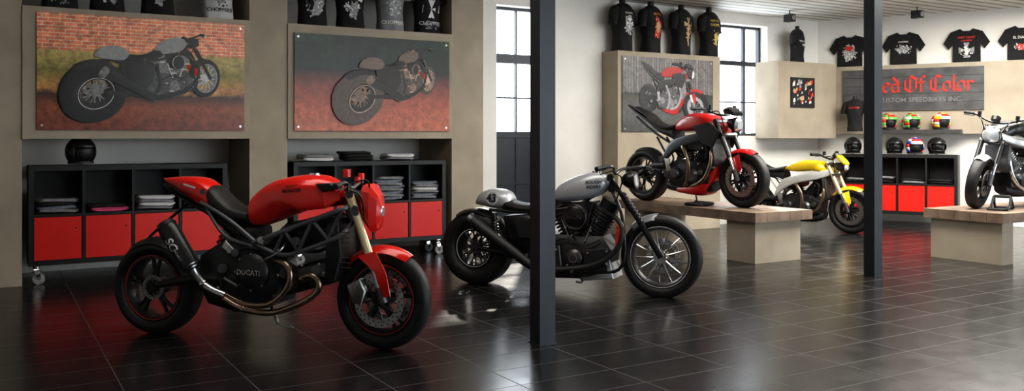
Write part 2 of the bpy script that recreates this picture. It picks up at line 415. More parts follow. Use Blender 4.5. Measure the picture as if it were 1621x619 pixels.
g=G(STL); c=P(910,408,-.13); g.rev(c,[(.001,-.05),(.05,-.05),(.075,-.03),(.08,0)],30,False)
g.use(ALU); g.rev(c,[(.03,-.052),(.036,-.052),(.036,-.045),(.03,-.045)],24)
g.use(ENG); g.plate([P(925,395,-.13),P(965,392,-.13),P(965,422,-.13),P(928,428,-.13)],-.13,-.18,.012); g.plate([P(850,392,-.13),P(888,388,-.13),P(892,425,-.13),P(855,428,-.13)],-.13,-.17,.012)
for t in ((895,360),(905,372),(935,365),(945,350),(872,340),(930,400),(960,398),(930,422),(960,418),(880,395),(858,420),(898,420)): g.use(CHR).cyl(P(*t,-.12),P(*t,-.185),.009,n=8)
g.use(CHR); g.tube([P(925,385,-.13),P(940,345,-.14)],.007,8,False); g.tube([P(905,385,-.13),P(888,345,-.14)],.007,8,False)
g.use(RUB); g.tube([P(870,385,-.15),P(895,378,-.17),P(925,388,-.17),P(950,380,-.15)],.008,8)
g.obj('engine_fittings',e)
g=G(MBLK); g.tube([P(x,y,z) for x,y,z in [(975,345,-.1),(985,362,-.15),(978,392,-.17),(945,418,-.19),(890,427,-.2),(846,422,-.21),(805,393,-.22),(745,347,-.22)]],[.02,.02,.022,.024,.03,.038,.046,.052],16)
g.tube([P(x,y,z) for x,y,z in [(868,345,-.1),(860,365,-.16),(862,395,-.18),(850,412,-.2)]],.022,12)
g.use(STL); a=P(747,349,-.22);b=P(742,345,-.22); g.tube([a,b],.054,16,False); g.obj('exhaust_pipe',bk)
g=G(SIL); g.plate([P(925,432),P(955,422),P(963,392),P(972,408),P(979,438),P(930,441)],-.13,.13,.01); g.obj('chin_spoiler',bk,'pale silver chin spoiler')
g=G(BLK)
for s in(-1,1):
    y=.1*s; g.tube([P(966,280,y),P(1000,335,y)],.018,12,False)
    g.use(BLK).tube([P(1012,350,y),P(1047,408,y)],[.025,.028],12,False)
    g.use(RUB)
    for i in range(9):
        a=P(986+3.6*i,308+5.4*i,y);b=P(988+3.6*i,311+5.4*i,y); g.tube([a,b],[.029,.029],12,False)
    g.tube([P(984,306,y),P(1016,356,y)],.024,12,False); g.use(BLK)
for t in((966,281),(975,298)): g.tube([P(*t,-.13),P(*t,.13)],.03,8,False)
g.obj('fork',bk)
g=G(DSIL).fender((fc[0],0,fc[1]),.354,95,138,.068,.05); 
for s in(-1,1): g.tube([P(1012,352,s*.08),P(1030,380,s*.08)],.008,6,False)
g.obj('front_fender',bk,'silver short front fender')
g=G(BLK); g.loft(ST([((985,280),(987,292),.05),((993,272),(996,298),.075),((1003,271),(1006,299),.08)])); g.loft(ST([((1003,271),(1006,300),.083),((1006,272),(1009,299),.08)])); g.use(LENS); g.loft(ST([((1006,275),(1009,296),.06),((1008,279),(1010,292),.035)])); g.obj('headlight',bk)
g=G(BLK); g.tube([P(944,268,-.38),P(968,264,-.28),P(972,272,-.1),P(975,275,0),P(985,268,.1),P(1015,264,.28),P(1030,268,.38)],.013)
g.use(RUB); g.tube([P(944,268,-.4),P(958,265,-.3)],.02,12,False); g.tube([P(1030,268,.4),P(1020,266,.3)],.02,12,False)
g.use(BLK); g.tube([P(950,276,-.38),P(972,270,-.28)],.006,6,False); g.tube([P(1045,270,.35),P(1022,264,.28)],.006,6,False)
g.tube([P(975,275,-.2),P(985,285,-.1),P(975,320,-.08)],.006,6); g.obj('handlebar',bk)
g=G(PRED); g.loft(ST([((978,352),(977,362),.03),((985,356),(983,372),.03)])); g.cyl(P(980,365,-.14),P(978,388,-.14),.022); g.obj('reservoir',bk,'red reservoir')
g=G(STL); g.tube([P(915,432,-.1),P(922,446,-.15),P(912,446,-.16)],.009,8); g.tube([P(905,430,-.13),P(905,430,-.24)],.014,8,False); g.obj('side_stand',bk)
# ================================================================ generic naked bike
def naked(M,label,k=1.0,tankm=DRED,framem=GRYF,fendm=DRED,tailm=MBLK,bellym=DRED,forkm=BLK,rimm=BLK,hdr=BRZ,cowl=None,stripe=None,steer=0,tail_up=True,bellyon=True,muscle=False):
    bk=top('motorcycle',M@Matrix.Scale(k,4),label,'motorcycle')
    V=lambda x,z,y=0: Vector((x,y,z))
    S=lambda l:[(V(*a),V(*b),w) for a,b,w in l]
    ax=(V(.7,.3)-V(.42,.9)).normalized(); ph=V(.42,.9)
    SM=Matrix.Translation(ph)@Matrix.Rotation(steer,4,ax)@Matrix.Translation(-ph)
    wheel(bk,(-.68,.3),.3,.09,.21,6,rimm,disc=.11,discy=(.08,),stripe=stripe,sw=.01)
    wheel(bk,(.7,.3),.3,.062,.215,6,rimm,disc=.185 if not muscle else .15,discy=(-.07,.07),stripe=stripe,M=SM,sw=.01)
    tsc=.72 if cowl else 1
    tk=G(tankm).loft(S([((-.24,.86),(-.22,.82),.06),((-.12,.94),(-.12,.8),.11),((.04,1.0),(.04,.8),.14),((.2,1.0),(.2,.82),.165),((.32,.98),(.34,.8),.16),((.44,.9),(.46,.78),.1),((.5,.84),(.5,.78),.05)]),e=3.4,k=2)
    if cowl:
        for v in tk.v: v.x=(v.x-.1)*.92+.1; v.z=.79+(v.z-.79)*.8
    tk=tk.obj('fuel_tank',bk)
    if not muscle and tail_up:
        for s in(-1,1): G(MBLK).plate([V(.16,.86),V(.38,.9),V(.52,.8),V(.42,.62),V(.26,.68)],s*.182,s*.155,.012).obj('air_scoop',bk)
    if tail_up:
        G(tailm).loft(S([((-.98,1.13),(-.98,1.115),.02),((-.84,1.07),(-.8,1.01),.07),((-.64,.98),(-.6,.91),.09),((-.45,.88),(-.4,.78),.1),((-.2,.84),(-.2,.72),.11)]),e=3.2,k=2).obj('tail_cowl',bk)
        G(LEA).loft(S([((-.84,1.105),(-.82,1.06),.06),((-.64,1.02),(-.62,.97),.1),((-.52,.92),(-.52,.88),.12),((-.32,.87),(-.32,.82),.13),((-.18,.89),(-.18,.82),.1)])).obj('seat',bk)
    else:
        G(tailm).loft(S([((-.85,.9),(-.85,.87),.04),((-.65,.9),(-.65,.78),.11),((-.4,.82),(-.4,.7),.11),((-.2,.8),(-.2,.66),.11)]),e=3,k=2).obj('tail_cowl',bk)
        G(LEA).loft(S([((-.6,.93),(-.6,.88),.08),((-.42,.84),(-.42,.78),.13),((-.2,.87),(-.2,.79),.12)])).obj('seat',bk)
    g=G(framem)
    for s in(-1,1):
        y=s*.15
        g.loft([(V(.48,.86,s*.09),V(.46,.76,s*.09),.025),(V(.3,.8,y),V(.3,.7,y),.026),(V(.05,.76,y),V(0,.64,y),.026),(V(-.18,.7,s*.13),V(-.2,.54,s*.13),.026),(V(-.28,.58,s*.12),V(-.34,.42,s*.12),.024)],e=4,k=2)
        g.tube([V(-.2,.66,s*.1),V(-.5,.8,s*.08),V(-.8,.98,s*.05) if tail_up else V(-.8,.84,s*.06)],.014,8)
        g.tube([V(-.26,.5,s*.1),V(-.45,.74,s*.08)],.012,8,False)
    g.obj('frame',bk)
    g=G(ENG); g.plate([V(-.28,.42),V(-.1,.5),V(.2,.48),V(.34,.4),V(.32,.24),V(.1,.18),V(-.2,.2),V(-.32,.3)],-.13,.13,.02)
    if muscle: g.use(ALU)
    fins(g,V(0,.42),V(-.1,.72),.09,11); fins(g,V(.08,.42),V(.3,.66),.09,11)
    g.use(STL)
    for x,z,r in((-.12,.34,.07),(.12,.32,.085),(.25,.36,.04)): 
        for s in (-1,1): g.rev((x,s*.13,z),[(.001,s*.045),(r*.7,s*.045),(r,s*.02),(r,0)],24,False)
    g.use(CHR)
    for x,z in((-.2,.42),(0,.5),(.2,.45),(.3,.3),(.05,.22),(-.22,.26),(-.1,.68),(.26,.62)):
        for s in(-1,1): g.cyl(V(x,z,s*.12),V(x,z,s*.142),.009,n=8)
    g.use(RUB); g.tube([V(.2,.7,-.12),V(.32,.62,-.14),V(.3,.5,-.14)],.012,8); g.tube([V(-.2,.6,-.14),V(-.14,.5,-.15),V(-.2,.42,-.15)],.01,8)
    g.use(MBLK); g.loft(S([((-.16,.66),(-.16,.56),.14),((-.05,.66),(-.05,.56),.16),((.06,.68),(.06,.6),.14)]))
    g.obj('engine',bk)
    g=G(hdr); 
    for s in ((-1,) if not muscle else (-1,1)):
        g.tube([V(.3,.6,s*.06),V(.38,.58,s*.13),V(.37,.42,s*.15),V(.28,.28,s*.15),V(.1,.2,s*.12)],.022,12); g.tube([V(-.06,.66,s*.1),V(.02,.62,s*.17),V(.1,.48,s*.18),V(.08,.3,s*.16),V(0,.2,s*.12)],.022,12)
    ex=g.obj('exhaust_pipe',bk)
    g=G(MBLK); g.loft(S([((-.3,.26),(-.3,.14),.09),((-.1,.25),(-.1,.12),.12),((.2,.25),(.2,.12),.12),((.36,.27),(.34,.16),.08)])); g.obj('silencer',ex)
    if muscle:
        g=G(MBLK); g.tube([V(.0,.3,-.2),V(-.4,.3,-.22),V(-.85,.42,-.22)],[.04,.05,.055],14); g.obj('silencer',ex)
    if bellyon:
        G(bellym).loft(S([((-.12,.19),(-.12,.12),.12),((.1,.22),(.1,.1),.14),((.28,.34),(.26,.12),.13),((.42,.46),(.37,.3),.07)]),e=3.5,k=2).obj('belly_pan',bk)
    g=G(MBLK); 
    for s in(-1,1): g.tube([V(-.28,.42,s*.13),V(-.5,.4,s*.13),V(-.7,.3,s*.12)],[.04,.035,.025],10)
    g.fender((-.68,0,.3),.325,50,120,.09); g.obj('swingarm',bk)
    g=G(forkm)
    for s in(-1,1):
        y=s*.105; g.tube([V(.41,.93,y),V(.6,.52,y)],.027,14,False); g.use(CHR).tube([V(.6,.53,y),V(.68,.34,y)],.021,12,False); g.use(STL).tube([V(.66,.4,y),V(.7,.28,y)],.028,10,False); g.use(forkm)
    g.use(STL); g.tube([V(.425,.9,-.13),V(.425,.9,.13)],.03,8,False); g.tube([V(.49,.76,-.13),V(.49,.76,.13)],.03,8,False)
    g.xf(SM).obj('fork',bk)
    g=G(fendm).fender((.7,0,.3),.322,60,140,.068); 
    if not muscle:
        for s in(-1,1): g.plate([V(.6,.52),V(.7,.56),V(.73,.4),V(.69,.36)],s*.085,s*.078,.003)
    g.xf(SM).obj('front_fender',bk)
    g=G(STL)
    if cowl:
        g.use(cowl); g.loft(S([((.5,1.04),(.5,1.0),.03),((.56,1.03),(.55,.95),.07),((.63,.96),(.62,.9),.07),((.66,.93),(.655,.9),.04)]),e=4,k=1); g.use(BLK); g.loft(S([((.5,.93),(.5,.84),.05),((.6,.93),(.59,.8),.075),((.64,.92),(.63,.81),.075)])); g.use(LENS); g.loft(S([((.64,.91),(.63,.82),.062),((.66,.89),(.655,.84),.035)]))
    else:
        R=.075 if not muscle else .1
        g.use(BLK); g.loft(S([((.5,.92),(.5,.86),.03),((.54,.94),(.53,.83),.06),((.62,.945),(.6,.795),R)])); g.use(CHR if muscle else BLK); g.loft(S([((.61,.95 if not muscle else .965),(.59,.79 if not muscle else .775),R+.004),((.64,.945),(.62,.79),R)])); g.use(LENS); g.loft(S([((.64,.94),(.62,.795),R-.008),((.66,.91),(.65,.82),.045)]))
        if not muscle: g.use(BLK); g.loft(S([((.5,1.06),(.5,1.03),.03),((.55,1.06),(.54,.98),.08),((.63,1.0),(.62,.96),.08)]),e=4,k=1)
    g.xf(SM@T(-.05,0,-.04) if muscle else SM).obj('headlight',bk)
    g=G(BLK); g.tube([V(.32,1.04,-.38),V(.37,1.04,-.26),V(.43,.98,-.08),V(.43,.98,.08),V(.37,1.04,.26),V(.32,1.04,.38)],.013)
    g.use(RUB); g.tube([V(.32,1.04,-.39),V(.365,1.04,-.27)],.02,12,False); g.tube([V(.32,1.04,.39),V(.365,1.04,.27)],.02,12,False)
    g.use(BLK)
    for s in(-1,1): g.tube([V(.38,1.02,s*.38),V(.42,1.02,s*.25)],.006,6,False); g.cyl(V(.42,1.03,s*.2),V(.42,1.08,s*.2),.022,n=12); g.tube([V(.4,1.0,s*.2),V(.5,1.0,s*.15),V(.5,.8,s*.06)],.006,6)
    g.tube([V(.5,1.0,0),V(.48,1.04,0)],[.05,.05],14,False)
    g.xf(SM).obj('handlebar',bk)
    g=G(STL); g.plate([V(.36,.72),V(.4,.72),V(.44,.45),V(.4,.42)],-.15,.15,.006); g.obj('radiator',bk)
    g=G(ALU); g.tube([V(-.2,.35,-.14),V(-.22,.35,-.24)],.012,8,False); g.plate([V(-.28,.5),V(-.2,.5),V(-.18,.34),V(-.24,.32)],-.15,-.14,.003); g.obj('rider_controls',bk)
    g=G(STL); g.cyl(V(-.05,.2,.1),V(-.12,.01/k,.22),.01); g.tube([V(-.12,.012,.22),V(-.16,.012,.24)],.01,6,False); g.obj('side_stand',bk)
    return bk
BZ=.53
def two(A,B,z,wbl=1.38):
    a=c2w(*A);b=c2w(*B); d=(b-a); o=(a+b)/2; o.z=z
    return Matrix.Translation(o)@RZ(math.atan2(d.y,d.x))
B3=naked(two((1.66,10.75),(2.55,9.6),BZ),'red and black naked streetfighter motorcycle on a display bench',1.05,bellym=DRED)
B4=naked(two((3.62,12.8),(4.57,11.9),0),'yellow and white naked motorcycle with black wheels',1.03,tankm=YEL,framem=SLW,fendm=YEL,tailm=MBLK,forkm=GLD,cowl=YEL,bellyon=False,tail_up=False)
f5=Vector((5.05,9.45)); d5=Vector((.91,.415)).normalized()
B5=naked(two((f5.x+d5.x*1.4,f5.y+d5.y*1.4),(f5.x,f5.y),BZ),'black and silver muscle motorcycle with round headlight on a display bench',.96,tankm=BLK,framem=ALU,fendm=SIL,tailm=BLK,hdr=CHR,tail_up=False,bellyon=False,muscle=True,steer=-.4)
# ================================================================ ROOM
TW=9.6; L=Frame(Matrix())
def nodes(name):
    m=bpy.data.materials.new(name); m.use_nodes=True; nt=m.node_tree
    return m,nt,nt.nodes['Principled BSDF'],(lambda t:nt.nodes.new(t)),nt.links.new
m,nt,b,N,LK=nodes('dark_floor_tile')
tc=N('ShaderNodeTexCoord'); br=N('ShaderNodeTexBrick'); br.offset=0; br.inputs['Scale'].default_value=1
br.inputs['Brick Width'].default_value=.6; br.inputs['Row Height'].default_value=.3; br.inputs['Mortar Size'].default_value=.003; br.inputs['Mortar Smooth'].default_value=.1
br.inputs['Color1'].default_value=(.012,.012,.0125,1); br.inputs['Color2'].default_value=(.018,.0175,.018,1); br.inputs['Mortar'].default_value=(.075,.074,.072,1)
LK(tc.outputs['Object'],br.inputs['Vector']); LK(br.outputs['Color'],b.inputs['Base Color'])
n=N('ShaderNodeTexNoise'); n.inputs['Scale'].default_value=6; n.inputs['Detail'].default_value=6; LK(tc.outputs['Object'],n.inputs['Vector'])
mr=N('ShaderNodeMapRange'); mr.inputs['To Min'].default_value=.17; mr.inputs['To Max'].default_value=.3; LK(n.outputs['Fac'],mr.inputs['Value'])
ad=N('ShaderNodeMath'); ad.operation='ADD'; ml=N('ShaderNodeMath'); ml.operation='MULTIPLY'; ml.inputs[1].default_value=.4
LK(br.outputs['Fac'],ml.inputs[0]); LK(mr.outputs['Result'],ad.inputs[0]); LK(ml.outputs[0],ad.inputs[1]); LK(ad.outputs[0],b.inputs['Roughness'])
b.inputs['IOR'].default_value=1.42
bp=N('ShaderNodeBump'); bp.inputs['Strength'].default_value=.05; LK(n.outputs['Fac'],bp.inputs['Height']); LK(bp.outputs['Normal'],b.inputs['Normal'])
FLOOR=m
m,nt,b,N,LK=nodes('white_slat_ceiling'); tc=N('ShaderNodeTexCoord'); w=N('ShaderNodeTexWave'); w.inputs['Scale'].default_value=1.6; w.bands_direction='Y'
LK(tc.outputs['Object'],w.inputs['Vector']); r=N('ShaderNodeValToRGB'); r.color_ramp.elements[0].position=.05; r.color_ramp.elements[0].color=(.35,.35,.33,1); r.color_ramp.elements[1].position=.3; r.color_ramp.elements[1].color=(.85,.84,.8,1)
LK(w.outputs['Fac'],r.inputs['Fac']); LK(r.outputs['Color'],b.inputs['Base Color']); b.inputs['Roughness'].default_value=.6; CEIL=m
WALL=mat('white_plaster',(.84,.82,.77),.8,0,.03,3,.1)
CONC=mat('beige_trowelled_plaster',(.38,.325,.25),.75,0,.14,2.2,.2)
FRM=mat('anthracite_frame',(.03,.035,.045),.4,.2)
POST=mat('anthracite_steel',(.032,.036,.043),.4,.3,.06)
m,nt,b,N,LK=nodes('window_pane'); gl=N('ShaderNodeBsdfGlossy'); gl.inputs['Roughness'].default_value=.02; tr=N('ShaderNodeBsdfTransparent'); mx=N('ShaderNodeMixShader'); mx.inputs[0].default_value=.06
LK(tr.outputs[0],mx.inputs[1]); LK(gl.outputs[0],mx.inputs[2]); LK(mx.outputs[0],nt.nodes['Material Output'].inputs['Surface']); PANE=m
def struct(g,name,label,M=None):
    o=g.obj(name,None,label,M); o['kind']='structure'; o['category']=name.split('_')[0]; return o
struct(G(FLOOR).box((-4,-5,-.1),(20,9.95,0)),'floor','dark glossy rectangular floor tiles with pale grout')
ZC=3.2
struct(G(CEIL).box((-4,-5,ZC),(20,9.95,ZC+.15)),'ceiling','white slatted ceiling')
sx=lambda px,y=TW: L.m(px,300,y).x
d0,d1,w0,w1=sx(786),sx(868),sx(1136),sx(1215); C1=c2w(4.99,14.21); se=C1.x+.5
g=G(WALL)
for a,b_ in (((-4,0),(d0,ZC)),((d0,3.0),(d1,ZC)),((d1,0),(w0,ZC)),((w0,0),(w1,1.33)),((w0,3.03),(w1,ZC)),((w1,0),(se,ZC))):
    g.box((a[0],TW,a[1]),(b_[0],TW+.35,b_[1]))
struct(g,'wall_back','white plastered wall with door and window openings')
RW=Frame(T(C1.x,C1.y,0)@RZ(math.atan2(-.887,.461)))
struct(G(WALL).box((0,0,0),(13,.2,ZC)),'wall_right','white plastered wall',RW.M)
struct(G(WALL).box((-4.2,-5,0),(-4,TW,ZC)),'wall_left','white plastered wall')
g=G(WALL)
for a,b_ in (((-4,0),(4,ZC)),((4,0),(13,.8)),((4,2.7),(13,ZC)),((13,0),(20,ZC)),((7,.8),(7.4,2.7)),((10,.8),(10.4,2.7))): g.box((a[0],-5.2,a[1]),(b_[0],-5,b_[1]))  # added behind the camera to cut the open-side light; openings placed for fill
struct(g,'wall_front','white plastered wall added out of view, its openings sized to let in light')
struct(G(MBLK).box((w1+.3,TW-.012,0),(se-.5,TW,.08)),'baseboard_back','dark skirting')
def winframe(name,label,x0,x1,z0,z1,y,vs,hs,panel=None,t=.04):
    g=G(FRM)
    g.box((x0,y,z0),(x0+t,y+.07,z1)); g.box((x1-t,y,z0),(x1,y+.07,z1)); g.box((x0,y,z0),(x1,y+.07,z0+t)); g.box((x0,y,z1-t),(x1,y+.07,z1))
    for x,w in vs: g.box((x-w/2,y+.01,z0),(x+w/2,y+.06,z1))
    for z,w in hs: g.box((x0,y+.005,z-w/2),(x1,y+.065,z+w/2))
    if panel: g.box((x0,y+.02,z0),(x1,y+.055,panel))
    o=struct(g,name,label)
    G(PANE).box((x0+t,y+.03,(panel or z0)+.02),(x1-t,y+.036,z1-t)).obj('pane',o)
    return o
dm=(d0+d1)/2
winframe('door_1','anthracite glazed door with transom and black lower panel',d0,d1,0,3.0,TW+.15,[(dm,.02)],[(2.33,.12),(1.82,.02),(1.34,.08),(.7,.03)],panel=1.32)
wm=w0+(w1-w0)*.68
winframe('window_1','tall anthracite framed window with glazing bars',w0,w1,1.33,3.03,TW+.15,[(wm,.05)],[(2.45,.07),(1.85,.02)])
g=G(mat('pale_foliage',(.75,.78,.7),.9,0,.3,3,.5))
for i in range(26): 
    x=2+i*1.1+random.uniform(-.5,.5); g.ball((x,19+random.uniform(-1,1),.3),(1.0,.8,random.uniform(.9,1.7)),10)
o=g.obj('hedge',None,'sunlit pale hedge outside the windows'); o['category']='hedge'; o['kind']='stuff'
# pillars
TF=8.75
def pillar(px0,px1,x0=None):
    a=sx(px0,TF) if x0 is None else x0; b=sx(px1,TF)
    top('concrete_pillar',T((a+b)/2,(TF+TW)/2,0),'beige plastered wall pillar beside the display panels','pillar',G(CONC).box((-(b-a)/2,-(TW-TF)/2,0),((b-a)/2,(TW-TF)/2,ZC)).mesh('concrete_pillar'),'wall pillars')
    return a,b
p0=pillar(0,35,-1.0); p1=pillar(395,455); p2=pillar(715,765)
def panel(a,b,z0,z1,y0,label,y1=TW):
    return top('display_block',T((a+b)/2,y0,z0),label,'display block',G(CONC).box((-(b-a)/2,0,0),((b-a)/2,y1-y0,z1-z0)).mesh('display_block'))
panel(p0[1]+.001,p1[0]-.001,1.29,2.46,TF-.02,'beige plastered wall block with a shelf top')
panel(p1[1]+.001,p2[0]-.001,1.29,2.46,TF-.02,'beige plastered wall block with a shelf top')
TM2=9.25
ma,mb=sx(978,TM2),sx(1140,TM2)
panel(ma,mb,0,2.47,TM2,'tall beige plastered display block with a poster')
ca=sx(1232,9.15); panel(ca,C1.x-.12,1.29,2.46,9.15,'beige plastered corner display box')
xa=RW.m(1312,100,-.2).x; 
top('display_block',RW.M@T(0,-.2,0),'long beige plastered wall block behind a lettered sign','display block',G(CONC).box((xa,0,1.36),(9,.2,2.42)).mesh('display_block'))
# ------------------------------------------------------ posters
def postermat(kind):
    m,nt,b,N,LK=nodes('poster_print_'+kind); b.inputs['Roughness'].default_value=.35
    tc=N('ShaderNodeTexCoord'); sp=N('ShaderNodeSeparateXYZ'); LK(tc.outputs['Object'],sp.inputs[0])
    n=N('ShaderNodeTexNoise'); n.inputs['Scale'].default_value=16; n.inputs['Detail'].default_value=9; n.inputs['Roughness'].default_value=.75; LK(tc.outputs['Object'],n.inputs['Vector'])
    mp=N('ShaderNodeMapping'); mp.inputs['Rotation'].default_value=(math.pi/2,0,0); LK(tc.outputs['Object'],mp.inputs['Vector'])
    br=N('ShaderNodeTexBrick'); LK(mp.outputs['Vector'],br.inputs['Vector']); br.inputs['Scale'].default_value=1
    br.inputs['Mortar Size'].default_value=.004
    C={'brick':((.95,.3,.13),(.75,.18,.08),(.85,.6,.42),.09,.032,[(0,(.2,.045,.025)),(.2,(.28,.075,.03)),(.3,(.07,.03,.02)),(.36,(.55,.27,.08)),(.5,(.26,.22,.05)),(.66,(.5,.38,.12))],.68),
       'night':((.012,.035,.01),(.006,.012,.005),(.01,.01,.01),.3,.3,[(0,(.5,.13,.055)),(.3,(.4,.085,.04)),(.5,(.16,.035,.02)),(.6,(.015,.01,.008))],.62),
       'plank':((.22,.2,.2),(.12,.115,.115),(.03,.03,.03),.045,3.,[(0,(.06,.06,.06)),(.3,(.1,.1,.1)),(.45,(.05,.055,.04)),(.5,(.03,.03,.03))],.5)}[kind]
    br.inputs['Color1'].default_value=(*C[0],1);br.inputs['Color2'].default_value=(*C[1],1);br.inputs['Mortar'].default_value=(*C[2],1);br.inputs['Brick Width'].default_value=C[3];br.inputs['Row Height'].default_value=C[4]
    sc=N('ShaderNodeMapRange'); sc.inputs['From Min'].default_value=0; sc.inputs['From Max'].default_value=1.05; LK(sp.outputs['Z'],sc.inputs['Value'])
    w=N('ShaderNodeMath'); w.operation='MULTIPLY_ADD'; w.inputs[1].default_value=.1; LK(n.outputs['Fac'],w.inputs[0]); 
    s2=N('ShaderNodeMath'); s2.operation='SUBTRACT'; s2.inputs[1].default_value=.05; LK(sc.outputs[0],s2.inputs[0]); LK(s2.outputs[0],w.inputs[2])
    r=N('ShaderNodeValToRGB'); el=r.color_ramp.elements
    el[0].position=0; el[0].color=(*C[5][0][1],1); el[1].position=C[5][1][0]; el[1].color=(*C[5][1][1],1)
    for p,c in C[5][2:]: e=el.new(p); e.color=(*c,1)
    LK(w.outputs[0],r.inputs['Fac'])
    gt=N('ShaderNodeMath'); gt.operation='GREATER_THAN'; gt.inputs[1].default_value=C[6]; LK(w.outputs[0],gt.inputs[0])
    m2=N('ShaderNodeMix'); m2.data_type='RGBA'; LK(gt.outputs[0],m2.inputs[0]); LK(r.outputs['Color'],m2.inputs[6]); LK(br.outputs['Color'],m2.inputs[7])
    cm=N('ShaderNodeMapRange'); cm.inputs['From Min'].default_value=.3; cm.inputs['From Max'].default_value=.7; cm.inputs['To Min'].default_value=.4; cm.inputs['To Max'].default_value=1.5; LK(n.outputs['Fac'],cm.inputs['Value'])
    vm=N('ShaderNodeVectorMath'); vm.operation='SCALE'; LK(m2.outputs[2],vm.inputs[0]); LK(cm.outputs[0],vm.inputs['Scale'])
    LK(vm.outputs[0],b.inputs['Base Color']); return m
def kids(o):
    r=[]
    for c in o.children: r.append(c); r+=kids(c)
    return r
def poster(src,kind,x0,x1,z0,z1,y,M,label,yaw,D,size,off,swap={},fat=1,base=True):
    W=x1-x0;H=z1-z0
    po=top('poster',M@T((x0+x1)/2,y,z0),label,'poster')
    G(postermat(kind)).box((-W/2,-.02,0),(W/2,0,H)).obj('print_board',po)
    for x in(-W/2+.04,W/2-.04):
        for z in(.04,H-.04): G(ALU).cyl((x,-.026,z),(x,-.019,z),.011,n=12).obj('screw',po)
    g=G(); R=RZ(yaw)
    for c in kids(src):
        if c.type!='MESH' or c.name.startswith(('side_stand','lettering','number_disc','chin')): continue
        me=c.data; o=len(g.v)
        for v in me.vertices:
            co=v.co.copy(); 
            if fat!=1 and co.x<-.3 and co.z<.75: co.y*=fat
            p=R@co; s=D/(D+p.y); X=p.x*s; Z=.9+(p.z-.9)*s
            g.v.append(Vector((X,p.y,Z)))
        for p in me.polygons:
            mt=me.materials[p.material_index]; mt=swap.get(mt.name,mt); g.use(mt); g.f.append([o+i for i in p.vertices]); g.mi.append(g.c)
    xs=[v.x for v in g.v]; zs=[v.z for v in g.v]; ys=[v.y for v in g.v]
    k=size*W/(max(xs)-min(xs)); k=min(k,.86*H/(max(zs)-min(zs))); cx=(max(xs)+min(xs))/2; mz=min(zs); my=max(ys)
    for v in g.v: v.x=(v.x-cx)*k+off[0]*W; v.z=(v.z-mz)*k+off[1]*H; v.y=-.0215+(v.y-my)*.014
    g.obj('printed_motorcycle',po); return po
pd=lambda n,c,s=.15: mat('poster_'+n,c,.4,0,s,30)
def swaps(warm,tire,sv):
    f=lambda v:(v*warm[0],v*warm[1],v*warm[2]); q=str(tire)
    return {'matte_black':pd('black'+q,f(.02)),'black_paint':pd('gloss'+q,f(.02)),'engine_casting':pd('engine'+q,f(.08),.6),'tire_rubber':pd('tire'+q,f(tire),.3),
    'dark_steel':pd('steel'+q,f(.2),.4),'chrome':pd('chrome'+q,f(.6)),'brushed_aluminium':pd('alloy'+q,f(.35)),'satin_silver_paint':pd('silver'+q,f(sv)),'dull_silver_paint':pd('dull'+q,f(.03)),
    'trellis_grey':pd('frame'+q,f(.05)),'print_white':pd('stripe'+q,f(.8)),'headlight_lens':pd('lens'+q,f(.6)),'heat_bronzed_steel':pd('pipe'+q,f(.3)),'grey_frame_paint':pd('beam'+q,f(.02)),'seat_leather':pd('seat'+q,f(.012)),'deep_red_paint':mat('poster_red',(.4,.01,.01),.4)}
a=L.m(58,100,TF-.02);b_=L.m(386,100,TF-.02)
poster(B2,'brick',a.x,b_.x,1.37,2.41,TF-.02,Matrix(),'landscape photo print of a silver custom motorcycle before a brick wall',.5,2.2,.78,(-.02,.06),swaps((1.0,1,.98),.012,.3),1.6)
a=L.m(465,100,TF-.02);b_=L.m(710,100,TF-.02)
poster(B2,'night',a.x,b_.x,1.37,2.37,TF-.02,Matrix(),'landscape photo print of a custom cruiser on red brick paving',.7,2.0,.7,(.06,.06),swaps((1.2,.85,.65),.08,.16),1.3)
a=L.m(984,100,TM2);b_=L.m(1127,100,TM2)
poster(B3,'plank',a.x,b_.x,1.38,2.4,TM2,Matrix(),'photo print of a red and black motorcycle before grey planks',-.5,2.6,.78,(.06,.1),swaps((1,1,1.05),.01,.1))
a=L.m(1251,120,9.15);b_=L.m(1288,120,9.15)
po=top('poster',T((a.x+b_.x)/2,9.15,1.76),'small square poster with red and grey figures','poster'); W=b_.x-a.x
g=G(PBLK).box((-W/2,-.02,0),(W/2,0,.46))
for i in range(44):
    g.use([PRED,PGRY,PWHT,PTAN][i%4]); x=random.uniform(-W/2+.02,W/2-.08); z=random.uniform(.02,.38); w=random.uniform(.03,.06); g.plate([(x,0,z),(x+w,0,z+.01),(x+w*.8,0,z+w*1.3),(x+.01,0,z+w)],-.02,-.0215-i*.0001,.002)
g.obj('print_board',po)
